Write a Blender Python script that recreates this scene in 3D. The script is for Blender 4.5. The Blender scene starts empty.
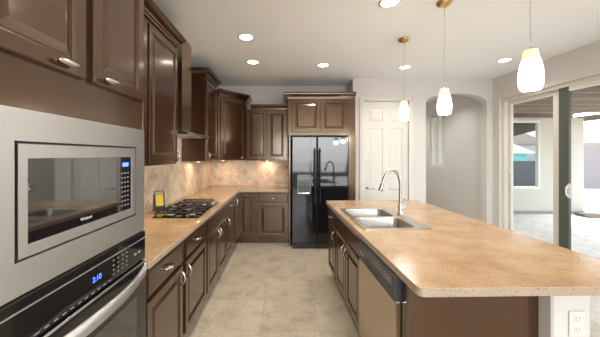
import bpy, bmesh, math, random
from mathutils import Matrix, Vector

random.seed(7)
scene = bpy.context.scene
COL = scene.collection
PI = math.pi

# ------------------------------------------------------------------ camera
cam_data = bpy.data.cameras.new('camera')
cam_data.sensor_width = 36.0
cam_data.lens = 36.0 * 270 / 600
cam_data.shift_x = 17 / 600
cam_data.shift_y = -13.5 / 600
cam_data.clip_start = 0.02
cam_data.clip_end = 400
cam = bpy.data.objects.new('camera', cam_data)
cam.location = (0, 0, 1.5)
cam.rotation_euler = (PI / 2, 0, 0)
COL.objects.link(cam)
scene.camera = cam

# ------------------------------------------------------------------ world, sun, big lights, exposure
scene.view_settings.view_transform = 'Standard'
scene.view_settings.look = 'None'
scene.view_settings.gamma = 1.0
scene.view_settings.exposure = 0.88
try:
    scene.view_settings.use_curve_mapping = False
except Exception:
    pass

world = bpy.data.worlds.new('world')
scene.world = world
world.use_nodes = True
wn = world.node_tree
wn.nodes.clear()
w_out = wn.nodes.new('ShaderNodeOutputWorld')
w_bg = wn.nodes.new('ShaderNodeBackground')
w_sky = wn.nodes.new('ShaderNodeTexSky')
w_sky.sky_type = 'NISHITA'
w_sky.sun_disc = False
w_sky.sun_elevation = math.radians(48)
w_sky.sun_rotation = math.radians(68)
w_sky.air_density = 1.0
w_sky.dust_density = 2.0
w_bg.inputs['Strength'].default_value = 0.66
wn.links.new(w_sky.outputs['Color'], w_bg.inputs['Color'])
wn.links.new(w_bg.outputs['Background'], w_out.inputs['Surface'])


def lamp(name, kind, loc, energy, color=(1, 1, 1), rot=(0, 0, 0), **kw):
    d = bpy.data.lights.new(name, kind)
    d.energy = energy
    d.color = color
    for k, v in kw.items():
        setattr(d, k, v)
    o = bpy.data.objects.new(name, d)
    o.location = loc
    o.rotation_euler = rot
    COL.objects.link(o)
    return o


lamp('sun', 'SUN', (10, 5, 8), 1.0, (1.0, 0.95, 0.88), (math.radians(42), 0, math.radians(112)), angle=0.01)
# added fill lamp behind the camera, just inside the great room's unseen window
lamp('rear_fill_lamp', 'AREA', (1.3, -3.85, 1.5), 110, (0.97, 0.98, 1.0), (math.radians(55), 0, 0), shape='RECTANGLE', size=3.4, size_y=2.0)
CAN_W = 4.3
UNDER_W = 0.8
PEND_W = 3.4


# ------------------------------------------------------------------ materials
def new_mat(name):
    m = bpy.data.materials.new(name)
    m.use_nodes = True
    nt = m.node_tree
    return m, nt, nt.nodes['Principled BSDF'], nt.nodes['Material Output']


def simple(name, col, rough=0.5, metal=0.0, spec=0.5, coat=0.0, emit=None, estr=0.0):
    m, nt, b, o = new_mat(name)
    b.inputs['Base Color'].default_value = (*col, 1)
    b.inputs['Roughness'].default_value = rough
    b.inputs['Metallic'].default_value = metal
    b.inputs['Specular IOR Level'].default_value = spec
    b.inputs['Coat Weight'].default_value = coat
    b.inputs['Coat Roughness'].default_value = 0.08
    if emit:
        b.inputs['Emission Color'].default_value = (*emit, 1)
        b.inputs['Emission Strength'].default_value = estr
    # faint procedural variation so that nothing is dead flat
    if not emit and metal < 0.5 and rough > 0.15:
        tc = nt.nodes.new('ShaderNodeTexCoord')
        nz = nt.nodes.new('ShaderNodeTexNoise')
        nz.inputs['Scale'].default_value = 35
        nt.links.new(tc.outputs['Object'], nz.inputs['Vector'])
        bp = nt.nodes.new('ShaderNodeBump')
        bp.inputs['Strength'].default_value = 0.03
        bp.inputs['Distance'].default_value = 0.01
        nt.links.new(nz.outputs['Fac'], bp.inputs['Height'])
        nt.links.new(bp.outputs['Normal'], b.inputs['Normal'])
    return m


def ramp(nt, stops):
    r = nt.nodes.new('ShaderNodeValToRGB')
    els = r.color_ramp.elements
    els[0].position, els[0].color = stops[0][0], (*stops[0][1], 1)
    els[1].position, els[1].color = stops[-1][0], (*stops[-1][1], 1)
    for p, c in stops[1:-1]:
        e = els.new(p)
        e.color = (*c, 1)
    return r


def mapping(nt, scale=(1, 1, 1), rot=(0, 0, 0), loc=(0, 0, 0), src='Object'):
    tc = nt.nodes.new('ShaderNodeTexCoord')
    mp = nt.nodes.new('ShaderNodeMapping')
    mp.inputs['Scale'].default_value = scale
    mp.inputs['Rotation'].default_value = rot
    mp.inputs['Location'].default_value = loc
    nt.links.new(tc.outputs[src], mp.inputs['Vector'])
    return mp


def noise(nt, vec, scale, detail=4, rough=0.55):
    n = nt.nodes.new('ShaderNodeTexNoise')
    n.inputs['Scale'].default_value = scale
    n.inputs['Detail'].default_value = detail
    n.inputs['Roughness'].default_value = rough
    nt.links.new(vec, n.inputs['Vector'])
    return n


def bump(nt, b, height, strength, dist=0.01):
    bp = nt.nodes.new('ShaderNodeBump')
    bp.inputs['Strength'].default_value = strength
    bp.inputs['Distance'].default_value = dist
    nt.links.new(height, bp.inputs['Height'])
    nt.links.new(bp.outputs['Normal'], b.inputs['Normal'])


def mix(nt, fac, a, bcol, mode='MIX'):
    x = nt.nodes.new('ShaderNodeMix')
    x.data_type = 'RGBA'
    x.blend_type = mode
    for sock, v in ((x.inputs[0], fac), (x.inputs[6], a), (x.inputs[7], bcol)):
        if isinstance(v, (int, float)):
            sock.default_value = v
        elif isinstance(v, tuple):
            sock.default_value = (*v, 1)
        else:
            nt.links.new(v, sock)
    return x.outputs[2]


def wood_mat():
    m, nt, b, o = new_mat('espresso_wood')
    mp = mapping(nt, (14, 14, 1.3))
    n = noise(nt, mp.outputs['Vector'], 3.0, 6)
    r = ramp(nt, [(0.3, (0.030, 0.0105, 0.0055)), (0.55, (0.038, 0.014, 0.007)), (0.75, (0.048, 0.019, 0.010))])
    nt.links.new(n.outputs['Fac'], r.inputs['Fac'])
    nt.links.new(r.outputs['Color'], b.inputs['Base Color'])
    b.inputs['Roughness'].default_value = 0.25
    b.inputs['Specular IOR Level'].default_value = 1.0
    b.inputs['Specular Tint'].default_value = (1.0, 0.72, 0.46, 1)  # golden sheen colour stands in for warm lamp light
    b.inputs['Coat Weight'].default_value = 0.6
    b.inputs['Coat Roughness'].default_value = 0.12
    bump(nt, b, n.outputs['Fac'], 0.06, 0.004)
    return m


def counter_mat(name='speckled_tan_counter', top=True):
    m, nt, b, o = new_mat(name)
    mp = mapping(nt)
    v = mp.outputs['Vector']
    n1 = noise(nt, v, 5, 5, 0.6)
    r1 = ramp(nt, [(0.3, (0.32, 0.185, 0.084)), (0.5, (0.405, 0.248, 0.122)), (0.72, (0.49, 0.33, 0.185))])
    nt.links.new(n1.outputs['Fac'], r1.inputs['Fac'])
    n2 = noise(nt, v, 70, 3, 0.7)
    r2 = ramp(nt, [(0.35, (1, 1, 1)), (0.42, (0, 0, 0))])
    nt.links.new(n2.outputs['Fac'], r2.inputs['Fac'])
    c = mix(nt, r2.outputs['Color'], r1.outputs['Color'], (0.17, 0.10, 0.06))
    n3 = noise(nt, v, 75, 3, 0.7)
    r3 = ramp(nt, [(0.60, (0, 0, 0)), (0.70, (0.4, 0.4, 0.4))])
    nt.links.new(n3.outputs['Fac'], r3.inputs['Fac'])
    c = mix(nt, r3.outputs['Color'], c, (0.56, 0.44, 0.31))
    if not top:
        c = mix(nt, 0.6, c, (0.40, 0.33, 0.27))
        c = mix(nt, r2.outputs['Color'], c, (0.13, 0.10, 0.08))
    nt.links.new(c, b.inputs['Base Color'])
    b.inputs['Roughness'].default_value = 0.17 if top else 0.5
    b.inputs['Specular IOR Level'].default_value = 0.75
    b.inputs['IOR'].default_value = 1.65
    n4 = noise(nt, v, 38, 3, 0.6)
    bump(nt, b, n4.outputs['Fac'], 0.30, 0.006)
    return m


def steel_mat(name, col=(0.62, 0.61, 0.605), rough=0.42, axis=(2, 2, 160), aniso=0.0):
    m, nt, b, o = new_mat(name)
    mp = mapping(nt, axis)
    n = noise(nt, mp.outputs['Vector'], 4, 3)
    b.inputs['Base Color'].default_value = (*col, 1)
    b.inputs['Metallic'].default_value = 1.0
    r = nt.nodes.new('ShaderNodeMapRange')
    r.inputs['To Min'].default_value = rough - 0.02
    r.inputs['To Max'].default_value = rough + 0.03
    nt.links.new(n.outputs['Fac'], r.inputs['Value'])
    nt.links.new(r.outputs['Result'], b.inputs['Roughness'])
    tg = nt.nodes.new('ShaderNodeTangent')
    tg.direction_type = 'RADIAL'
    tg.axis = 'Z'
    nt.links.new(tg.outputs[0], b.inputs['Tangent'])
    b.inputs['Anisotropic'].default_value = aniso
    b.inputs['Anisotropic Rotation'].default_value = 0.25
    return m


def tile_mat(name, size, rot, c1, c2, mortar, plane, rough, mort=0.004, loc=(0, 0, 0), bstr=0.25, var=6.0):
    """square tiles laid on the object's own x-z ('xz') or x-y ('xy') plane"""
    m, nt, b, o = new_mat(name)
    tc = nt.nodes.new('ShaderNodeTexCoord')
    vec = tc.outputs['Object']
    if plane == 'xz':
        sp = nt.nodes.new('ShaderNodeSeparateXYZ')
        cb = nt.nodes.new('ShaderNodeCombineXYZ')
        nt.links.new(vec, sp.inputs[0])
        nt.links.new(sp.outputs['X'], cb.inputs['X'])
        nt.links.new(sp.outputs['Z'], cb.inputs['Y'])
        vec2 = cb.outputs[0]
    else:
        vec2 = vec
    mp = nt.nodes.new('ShaderNodeMapping')
    mp.inputs['Rotation'].default_value = (0, 0, rot)
    mp.inputs['Location'].default_value = loc
    nt.links.new(vec2, mp.inputs['Vector'])
    br = nt.nodes.new('ShaderNodeTexBrick')
    br.offset = 0.0
    br.squash = 1.0
    br.inputs['Scale'].default_value = 1.0
    br.inputs['Brick Width'].default_value = size
    br.inputs['Row Height'].default_value = size
    br.inputs['Mortar Size'].default_value = mort
    br.inputs['Mortar Smooth'].default_value = 0.2
    br.inputs['Bias'].default_value = 0.0
    br.inputs['Color1'].default_value = (*c1, 1)
    br.inputs['Color2'].default_value = (*c2, 1)
    br.inputs['Mortar'].default_value = (*mortar, 1)
    nt.links.new(mp.outputs['Vector'], br.inputs['Vector'])
    n = noise(nt, vec, var, 6, 0.62)
    r = ramp(nt, [(0.25, (0.66, 0.63, 0.58)), (0.5, (1, 1, 1)), (0.78, (1.15, 1.14, 1.12))])
    nt.links.new(n.outputs['Fac'], r.inputs['Fac'])
    c = mix(nt, 1.0, br.outputs['Color'], r.outputs['Color'], 'MULTIPLY')
    nb = noise(nt, vec, var * 5, 5, 0.7)
    rb = ramp(nt, [(0.3, (0.82, 0.78, 0.72)), (0.5, (1, 1, 1)), (0.72, (1.08, 1.07, 1.05))])
    nt.links.new(nb.outputs['Fac'], rb.inputs['Fac'])
    c = mix(nt, 1.0, c, rb.outputs['Color'], 'MULTIPLY')
    nt.links.new(c, b.inputs['Base Color'])
    b.inputs['Roughness'].default_value = rough
    inv = nt.nodes.new('ShaderNodeMath')
    inv.operation = 'MULTIPLY'
    inv.inputs[1].default_value = -1
    nt.links.new(br.outputs['Fac'], inv.inputs[0])
    bump(nt, b, inv.outputs[0], bstr, 0.003)
    return m


def plaster_mat(name, col, rough=0.75, strength=0.12, scale=60):
    m, nt, b, o = new_mat(name)
    mp = mapping(nt)
    n = noise(nt, mp.outputs['Vector'], scale, 4)
    b.inputs['Base Color'].default_value = (*col, 1)
    b.inputs['Roughness'].default_value = rough
    bump(nt, b, n.outputs['Fac'], strength, 0.003)
    return m


def glass_mat(name, tint, gloss=0.06):
    m, nt, b, o = new_mat(name)
    nt.nodes.remove(b)
    t = nt.nodes.new('ShaderNodeBsdfTransparent')
    t.inputs['Color'].default_value = (*tint, 1)
    g = nt.nodes.new('ShaderNodeBsdfGlossy')
    g.inputs['Roughness'].default_value = 0.01
    x = nt.nodes.new('ShaderNodeMixShader')
    x.inputs['Fac'].default_value = gloss
    nt.links.new(t.outputs[0], x.inputs[1])
    nt.links.new(g.outputs[0], x.inputs[2])
    nt.links.new(x.outputs[0], o.inputs['Surface'])
    return m


WOOD = wood_mat()
COUNTER = counter_mat()
COUNTER_EDGE = counter_mat('rough_stone_edge', False)
STEEL = steel_mat('brushed_steel', aniso=0.8)
DW_STEEL = steel_mat('dishwasher_steel_reflection_tint', (0.54, 0.455, 0.365), 0.20)  # silver steel, with golden room reflections put into its base colour
STEEL_V = steel_mat('hood_steel_reflection_tint', (0.48, 0.35, 0.25), 0.22, (160, 160, 2))  # brown reflection of the cabinets put into the steel's colour
SINK_STEEL = steel_mat('sink_steel', (0.47, 0.445, 0.41), 0.28, (30, 30, 30))
NICKEL = simple('satin_nickel', (0.66, 0.64, 0.61), 0.22, 1.0)
CHROME = simple('faucet_nickel', (0.50, 0.49, 0.47), 0.20, 1.0)
BLACK_GLASS = simple('black_glass', (0.010, 0.010, 0.011), 0.04, 0, 1.0)
BLACK_GLASS.node_tree.nodes['Principled BSDF'].inputs['IOR'].default_value = 1.9
OVEN_GLASS = simple('oven_glass', (0.012, 0.012, 0.013), 0.06, 0, 0.8)
BLACK_GLOSS = simple('black_gloss_enamel', (0.008, 0.008, 0.009), 0.05, 0, 0.55)
BLACK_PLASTIC = simple('black_plastic', (0.018, 0.018, 0.02), 0.35)
DARK_GREY = simple('dark_grey_plastic', (0.05, 0.055, 0.065), 0.35)
DISP = simple('dispenser_grey', (0.10, 0.10, 0.105), 0.3)
CAST_IRON = simple('cast_iron', (0.014, 0.014, 0.015), 0.5)
WHITE_MARK = simple('white_print', (0.75, 0.75, 0.74), 0.5)
KEY_MARK = simple('grey_key_print', (0.30, 0.30, 0.31), 0.5)
BLUE_LED = simple('blue_display', (0.02, 0.03, 0.3), 0.4, emit=(0.05, 0.12, 1.0), estr=3.0)
WALL = plaster_mat('warm_white_wall', (0.66, 0.625, 0.59))
CEIL = plaster_mat('ceiling_paint', (0.93, 0.935, 0.94), 0.85, 0.22, 90)
TRIM = plaster_mat('white_trim_paint', (0.70, 0.67, 0.63), 0.4, 0.02)
FLOOR = tile_mat('travertine_floor_tile', 0.5, 0, (0.375, 0.315, 0.235), (0.42, 0.355, 0.27), (0.29, 0.245, 0.185), 'xy', 0.34, 0.003, (0.19, -2.8 + 3.0, 0), 0.15, 5.0)
SPLASH = tile_mat('tumbled_splash_tile', 0.15, PI / 4, (0.60, 0.44, 0.335), (0.80, 0.66, 0.555), (0.80, 0.69, 0.60), 'xz', 0.42, 0.005, (0, 0, 0), 0.5, 9.0)
GLASS = glass_mat('clear_pane', (0.93, 0.96, 0.94))
HOOD_GLASS = glass_mat('hood_pane', (0.80, 0.86, 0.82), 0.12)
VINYL = simple('almond_vinyl', (0.72, 0.68, 0.62), 0.4)
GLASS_OVERLAP = simple('dark_glass_overlap', (0.080, 0.085, 0.068), 0.3)
OUTLET = simple('outlet_white', (0.72, 0.685, 0.635), 0.4)
SLOT = simple('outlet_slot', (0.28, 0.25, 0.22), 0.5)
BRASS = simple('aged_brass', (0.60, 0.42, 0.18), 0.3, 1.0)
AMBER = simple('amber_lit_shade_top', (0.85, 0.70, 0.28), 0.3, emit=(1.0, 0.80, 0.34), estr=0.75)
SHADE = simple('white_lit_shade', (0.9, 0.88, 0.8), 0.3, emit=(1.0, 0.93, 0.76), estr=2.6)
CAN_LENS = simple('can_lens', (1, 1, 1), 0.5, emit=(1.0, 0.93, 0.80), estr=9)
PUCK = simple('puck_lens', (1, 1, 1), 0.5, emit=(1.0, 0.78, 0.5), estr=5)
STUCCO = plaster_mat('patio_stucco', (0.60, 0.54, 0.455), 0.9, 0.3, 40)
PAVER = tile_mat('patio_pavers', 0.3, 0, (0.80, 0.75, 0.68), (0.88, 0.83, 0.76), (0.66, 0.62, 0.56), 'xy', 0.8, 0.006, (0, 0, 0), 0.2, 8)
PATIO_WOOD = simple('patio_ceiling_wood', (0.10, 0.065, 0.045), 0.6)
BEAM_WOOD = simple('patio_beam_wood', (0.24, 0.175, 0.135), 0.6)
DARK_WOOD = simple('dark_lattice_wood', (0.05, 0.04, 0.03), 0.7)
TEAL = simple('teal_paint', (0.12, 0.36, 0.36), 0.6)
ROOF_TILE = simple('clay_roof_tile', (0.36, 0.24, 0.18), 0.8)
BLOCK = simple('block_wall', (0.34, 0.26, 0.235), 0.9)
FENCE = simple('dark_fence', (0.065, 0.055, 0.055), 0.8)
EARTH = simple('desert_earth', (0.55, 0.46, 0.36), 0.95)
HILL = simple('hill_scrub', (0.20, 0.27, 0.27), 0.95)
YELLOW = simple('yellow_card', (0.85, 0.62, 0.06), 0.6)
CARD = simple('card_dark', (0.035, 0.030, 0.028), 0.5)
CARD_GREY = simple('card_grey', (0.35, 0.34, 0.33), 0.5)
MAT_BROWN = simple('brown_mat', (0.15, 0.11, 0.085), 0.9)


# ------------------------------------------------------------------ mesh helpers
def link(name, bm, mat, parent=None, smooth=False, matrix=None):
    bmesh.ops.recalc_face_normals(bm, faces=bm.faces[:])
    me = bpy.data.meshes.new(name)
    bm.to_mesh(me)
    bm.free()
    mats = mat if isinstance(mat, (list, tuple)) else [mat]
    for m in mats:
        me.materials.append(m)
    if smooth:
        for p in me.polygons:
            p.use_smooth = True
    o = bpy.data.objects.new(name, me)
    COL.objects.link(o)
    if parent:
        o.parent = parent
    if matrix is not None:
        o.matrix_local = matrix
    return o


def box(bm, a, b, bev=0.0, M=None, seg=1):
    x0, y0, z0 = a
    x1, y1, z1 = b
    vs = [bm.verts.new(p) for p in ((x0, y0, z0), (x1, y0, z0), (x1, y1, z0), (x0, y1, z0), (x0, y0, z1), (x1, y0, z1), (x1, y1, z1), (x0, y1, z1))]
    fs = [bm.faces.new([vs[i] for i in f]) for f in ((0, 3, 2, 1), (4, 5, 6, 7), (0, 1, 5, 4), (1, 2, 6, 5), (2, 3, 7, 6), (3, 0, 4, 7))]
    if bev > 0:
        es = list({e for f in fs for e in f.edges})
        r = bmesh.ops.bevel(bm, geom=es, offset=bev, segments=seg, affect='EDGES', profile=0.5)
        vs = list({v for f in r['faces'] for v in f.verts} | {v for v in vs if v.is_valid})
    if M is not None:
        for v in vs:
            v.co = M @ v.co
    return bm


def B(a, b, bev=0.0, M=None, seg=1):
    return box(bmesh.new(), a, b, bev, M, seg)


def tube(bm, pts, r, seg=10, cap=True):
    pts = [Vector(p) for p in pts]
    n = len(pts)
    rs = r if isinstance(r, (list, tuple)) else [r] * n
    prev = None
    rings = []
    for i, p in enumerate(pts):
        d = (pts[min(i + 1, n - 1)] - pts[max(i - 1, 0)]).normalized()
        if prev is None:
            u = d.orthogonal().normalized()
        else:
            u = (prev - d * prev.dot(d)).normalized()
        prev = u
        w = d.cross(u)
        rings.append([bm.verts.new(p + rs[i] * (math.cos(2 * PI * k / seg) * u + math.sin(2 * PI * k / seg) * w)) for k in range(seg)])
    for i in range(n - 1):
        for k in range(seg):
            bm.faces.new((rings[i][k], rings[i][(k + 1) % seg], rings[i + 1][(k + 1) % seg], rings[i + 1][k]))
    if cap:
        bm.faces.new(rings[0][::-1])
        bm.faces.new(rings[-1])
    return bm


def smooth_path(pts, sub=6):
    """Catmull-Rom through the points"""
    P = [Vector(p) for p in pts]
    P = [P[0] * 2 - P[1]] + P + [P[-1] * 2 - P[-2]]
    out = []
    for i in range(1, len(P) - 2):
        a, b, c, d = P[i - 1], P[i], P[i + 1], P[i + 2]
        for k in range(sub):
            t = k / sub
            out.append(0.5 * ((2 * b) + (c - a) * t + (2 * a - 5 * b + 4 * c - d) * t * t + (3 * b - a - 3 * c + d) * t ** 3))
    out.append(P[-2])
    return out


def lathe(bm, prof, c=(0, 0, 0), seg=24, cap=False):
    rings = [[bm.verts.new((c[0] + r * math.cos(2 * PI * k / seg), c[1] + r * math.sin(2 * PI * k / seg), c[2] + z)) for k in range(seg)] for r, z in prof]
    for i in range(len(rings) - 1):
        for k in range(seg):
            bm.faces.new((rings[i][k], rings[i][(k + 1) % seg], rings[i + 1][(k + 1) % seg], rings[i + 1][k]))
    if cap:
        bm.faces.new(rings[0][::-1])
        bm.faces.new(rings[-1])
    return bm


def prism(bm, poly, z0, z1, holes=(), axis='z'):
    """extrude a polygon with holes; axis 'z': poly is (x, y); axis 'y': poly is (x, z), z0/z1 along y; axis 'x': poly is (y, z)"""
    def P(p, t):
        return (p[0], p[1], t) if axis == 'z' else ((p[0], t, p[1]) if axis == 'y' else (t, p[0], p[1]))
    t = bmesh.new()
    es = []
    for loop in (poly, *holes):
        vs = [t.verts.new(P(p, z0)) for p in loop]
        es += [t.edges.new((vs[i], vs[(i + 1) % len(vs)])) for i in range(len(vs))]
    bmesh.ops.triangle_fill(t, use_beauty=True, use_dissolve=False, edges=es)
    r = bmesh.ops.extrude_face_region(t, geom=t.faces[:])
    off = Vector(P((0, 0), z1 - z0))
    for g in r['geom']:
        if isinstance(g, bmesh.types.BMVert):
            g.co += off
    bmesh.ops.recalc_face_normals(t, faces=t.faces[:])
    me = bpy.data.meshes.new('tmp')
    t.to_mesh(me)
    t.free()
    bm.from_mesh(me)
    bpy.data.meshes.remove(me)
    return bm


def rrect(x0, y0, x1, y1, r, seg=5):
    out = []
    for cx, cy, a0 in ((x1 - r, y0 + r, -PI / 2), (x1 - r, y1 - r, 0), (x0 + r, y1 - r, PI / 2), (x0 + r, y0 + r, PI)):
        for k in range(seg + 1):
            a = a0 + PI / 2 * k / seg
            out.append((cx + r * math.cos(a), cy + r * math.sin(a)))
    return out


def sweep(bm, path, prof, z0):
    """sweep (out, up) profile along an open plan path, mitred; 'out' is to the right of travel"""
    n = len(path)
    rings = []
    for i, p in enumerate(path):
        p = Vector(p)
        ns = []
        if i > 0:
            d = (p - Vector(path[i - 1])).normalized()
            ns.append(Vector((d.y, -d.x)))
        if i < n - 1:
            d = (Vector(path[i + 1]) - p).normalized()
            ns.append(Vector((d.y, -d.x)))
        if len(ns) == 2:
            m = (ns[0] + ns[1])
            m = m / m.dot(ns[0])
        else:
            m = ns[0]
        rings.append([bm.verts.new((p.x + m.x * o, p.y + m.y * o, z0 + h)) for o, h in prof])
    k = len(prof)
    for i in range(n - 1):
        for j in range(k):
            bm.faces.new((rings[i][j], rings[i + 1][j], rings[i + 1][(j + 1) % k], rings[i][(j + 1) % k]))
    bm.faces.new(rings[0])
    bm.faces.new(rings[-1][::-1])
    return bm


CROWN = [(-0.004, 0), (0.012, 0), (0.014, 0.016), (0.026, 0.022), (0.030, 0.036), (0.050, 0.056), (0.066, 0.066), (0.068, 0.078), (0.076, 0.080), (0.076, 0.100), (-0.004, 0.100)]


def nested(bm, x0, z0, x1, z1, rings, M=None):
    """nested rectangles in the x-z plane, rings = [(inset, y)], last is filled"""
    rr = []
    for ins, y in rings:
        rr.append([bm.verts.new(p) for p in ((x0 + ins, y, z0 + ins), (x1 - ins, y, z0 + ins), (x1 - ins, y, z1 - ins), (x0 + ins, y, z1 - ins))])
    for a, b in zip(rr, rr[1:]):
        for k in range(4):
            bm.faces.new((a[k], a[(k + 1) % 4], b[(k + 1) % 4], b[k]))
    bm.faces.new(rr[-1])
    bm.faces.new(rr[0][::-1])
    if M is not None:
        for r in rr:
            for v in r:
                v.co = M @ v.co
    return bm


RAISED = [(0, 0), (0, -0.016), (0.004, -0.020), (0.050, -0.020), (0.055, -0.014), (0.058, -0.009), (0.068, -0.009), (0.094, -0.0165), (0.097, -0.0165)]
SLAB = [(0, 0), (0, -0.013), (0.005, -0.016), (0.014, -0.020), (0.016, -0.020)]


def text_mesh(name, s, size, mat, parent, M, extrude=0.0003):
    c = bpy.data.curves.new(name, 'FONT')
    c.body = s
    c.size = size
    c.extrude = extrude
    c.align_x = 'CENTER'
    c.align_y = 'CENTER'
    t = bpy.data.objects.new(name, c)
    me = bpy.data.meshes.new_from_object(t)
    bpy.data.objects.remove(t)
    bpy.data.curves.remove(c)
    me.transform(M @ Matrix.Rotation(PI / 2, 4, 'X'))
    me.materials.clear()
    me.materials.append(mat)
    me.name = name
    o = bpy.data.objects.new(name, me)
    COL.objects.link(o)
    o.parent = parent
    return o


def edge_faces(o):
    o.data.materials.append(COUNTER_EDGE)
    for p in o.data.polygons:
        if abs(p.normal.z) < 0.5:
            p.material_index = 1


def tag(o, label, cat, group=None):
    o['label'] = label
    o['category'] = cat
    if group:
        o['group'] = group
    return o


def thing(name, label, cat, loc=(0, 0, 0), rot=0.0, group=None):
    o = bpy.data.objects.new(name, None)
    o.empty_display_size = 0.1
    COL.objects.link(o)
    o.location = loc
    o.rotation_euler = (0, 0, rot)
    return tag(o, label, cat, group)


def struct(name, bm, mat, parent=None, smooth=False):
    o = link(name, bm, mat, parent, smooth)
    if parent is None:
        o['kind'] = 'structure'
    return o


def struct_root(name, loc=(0, 0, 0), rot=0.0):
    o = bpy.data.objects.new(name, None)
    COL.objects.link(o)
    o.location = loc
    o.rotation_euler = (0, 0, rot)
    o['kind'] = 'structure'
    return o


def copy_tree(o, loc, label, parent=None):
    c = o.copy()
    COL.objects.link(c)
    if parent is None:
        c.location = loc
        c['label'] = label
    else:
        c.parent = parent
    for ch in list(o.children):
        copy_tree(ch, None, None, c)
    return c


# ------------------------------------------------------------------ room shell
CZ = 2.82
XL, YB, XR, YP = -1.38, 5.16, 3.646, 4.69
YR = -4.0
floor_bm = prism(bmesh.new(), [(XL - 0.15, YR - 0.15), (XR + 0.16, YR - 0.15), (XR + 0.16, 7.7), (2.2, 7.7), (2.2, YB + 0.15), (XL - 0.15, YB + 0.15)], -0.12, 0.0)
fo = struct('floor', floor_bm, FLOOR)
struct('ceiling', prism(bmesh.new(), [(XL - 0.15, YR - 0.15), (XR + 0.16, YR - 0.15), (XR + 0.16, 7.7), (2.2, 7.7), (2.2, YB + 0.15), (XL - 0.15, YB + 0.15)], CZ, CZ + 0.12), CEIL)
struct('wall_left', B((XL - 0.15, YR, 0), (XL, YB + 0.15, CZ)), WALL)
struct('wall_back', B((XL, YB, 0), (1.216 + 0.12, YB + 0.15, CZ)), WALL)
struct('wall_alcove', B((1.216, YP + 0.14, 0), (1.216 + 0.12, YB, CZ)), WALL)
# pantry wall with a door opening and an arched opening
DX0, DX1, DH = 1.395, 2.185, 2.44
AX0, AX1 = 2.483, 3.54
arch = [(AX0, 0), (AX1, 0), (AX1, 2.40)]
am = (AX0 + AX1) / 2
ah = (AX1 - AX0) / 2
for k in range(1, 16):
    a = PI * k / 16
    arch.append((am + ah * math.cos(a), 2.40 + 0.17 * math.sin(a) ** 0.9))
arch.append((AX0, 2.40))
outer = [(1.216, 0), (DX0, 0), (DX0, DH), (DX1, DH), (DX1, 0), (AX0, 0)] + arch[:1:-1][0:] + []
outer = [(1.216, 0), (DX0, 0), (DX0, DH), (DX1, DH), (DX1, 0), (AX0, 0)] + list(reversed(arch[2:])) + [(AX1, 0), (XR, 0), (XR, CZ), (1.216, CZ)]
struct('wall_pantry', prism(bmesh.new(), outer, YP, YP + 0.14, axis='y'), WALL)
# right wall with the patio door opening and the hall window opening
PY0, PY1, PH = 1.85, 4.55, 2.44
HW = [(6.08, 1.215), (6.08, 2.46), (6.72, 2.46), (6.72, 1.215)]
struct('wall_right', prism(bmesh.new(), [(YR, 0), (PY0, 0), (PY0, PH), (PY1, PH), (PY1, 0), (7.6, 0), (7.6, CZ), (YR, CZ)], XR, XR + 0.16, holes=[HW], axis='x'), WALL)
struct('wall_hall_end', B((2.3, 7.5, 0), (XR, 7.6, CZ)), WALL)
struct('wall_hall_side', B((2.2, YP + 0.14, 0), (2.3, 7.6, CZ)), WALL)
# rear wall of the great room with its window
struct('wall_rear', prism(bmesh.new(), [(XL, 0), (XR, 0), (XR, CZ), (XL, CZ)], YR - 0.15, YR, holes=[[(-0.5, 0.4), (3.1, 0.4), (3.1, 2.5), (-0.5, 2.5)]], axis='y'), WALL)
wr = struct_root('window_1', (1.3, YR - 0.08, 0.4))
bm = bmesh.new()
for x0, x1, z0, z1 in ((-1.8, 1.8, 0, 0.06), (-1.8, 1.8, 2.04, 2.1), (-1.8, -1.74, 0.06, 2.04), (1.74, 1.8, 0.06, 2.04), (-0.03, 0.03, 0.06, 2.04)):
    box(bm, (x0, -0.03, z0), (x1, 0.03, z1))
link('window_frame', bm, TRIM, wr)
link('window_pane', B((-1.74, -0.004, 0.06), (1.74, 0.004, 2.04)), GLASS, wr)

# hall window, set in the right wall
w2 = struct_root('window_2', (XR + 0.08, 6.4, 1.215))
bm = bmesh.new()
for y0, y1, z0, z1 in ((-0.32, 0.32, 0, 0.05), (-0.32, 0.32, 1.195, 1.245), (-0.32, -0.27, 0.05, 1.195), (0.27, 0.32, 0.05, 1.195)):
    box(bm, (-0.03, y0, z0), (0.03, y1, z1))
link('window_frame', bm, TRIM, w2)
link('window_mullion', B((-0.035, -0.02, 0.05), (0.035, 0.02, 1.195)), TRIM, w2)
link('window_pane', B((-0.004, -0.27, 0.05), (0.004, 0.27, 1.195)), GLASS, w2)

# baseboards
struct('baseboard_pantry', B((DX1 + 0.07, YP - 0.014, 0), (AX0, YP - 0.0005, 0.10), 0.003), TRIM)
struct('baseboard_right', B((XR - 0.0145, PY1 + 0.01, 0), (XR - 0.0005, YP - 0.001, 0.10), 0.003), TRIM)
struct('baseboard_hall', B((XR - 0.0145, YP + 0.15, 0), (XR - 0.0005, 7.49, 0.10), 0.003), TRIM)

# pantry door, six panels
d1 = struct_root('door_1', (DX0, YP, 0))
W = DX1 - DX0
bm = bmesh.new()
for x0, x1, z0, z1 in ((-0.065, 0.004, 0, DH + 0.065), (W - 0.004, W + 0.065, 0, DH + 0.065)):
    box(bm, (x0, -0.018, z0), (x1, -0.0005, z1), 0.004)
box(bm, (0.004, -0.018, DH - 0.004), (W - 0.004, -0.0005, DH + 0.065), 0.004)
link('door_casing', bm, TRIM, d1)
bm = B((0.006, 0.03, 0.008), (W - 0.006, 0.065, DH - 0.006))
link('door_slab', bm, TRIM, d1)
cw = (W - 0.012 - 3 * 0.10) / 2
bm = bmesh.new()
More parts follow.
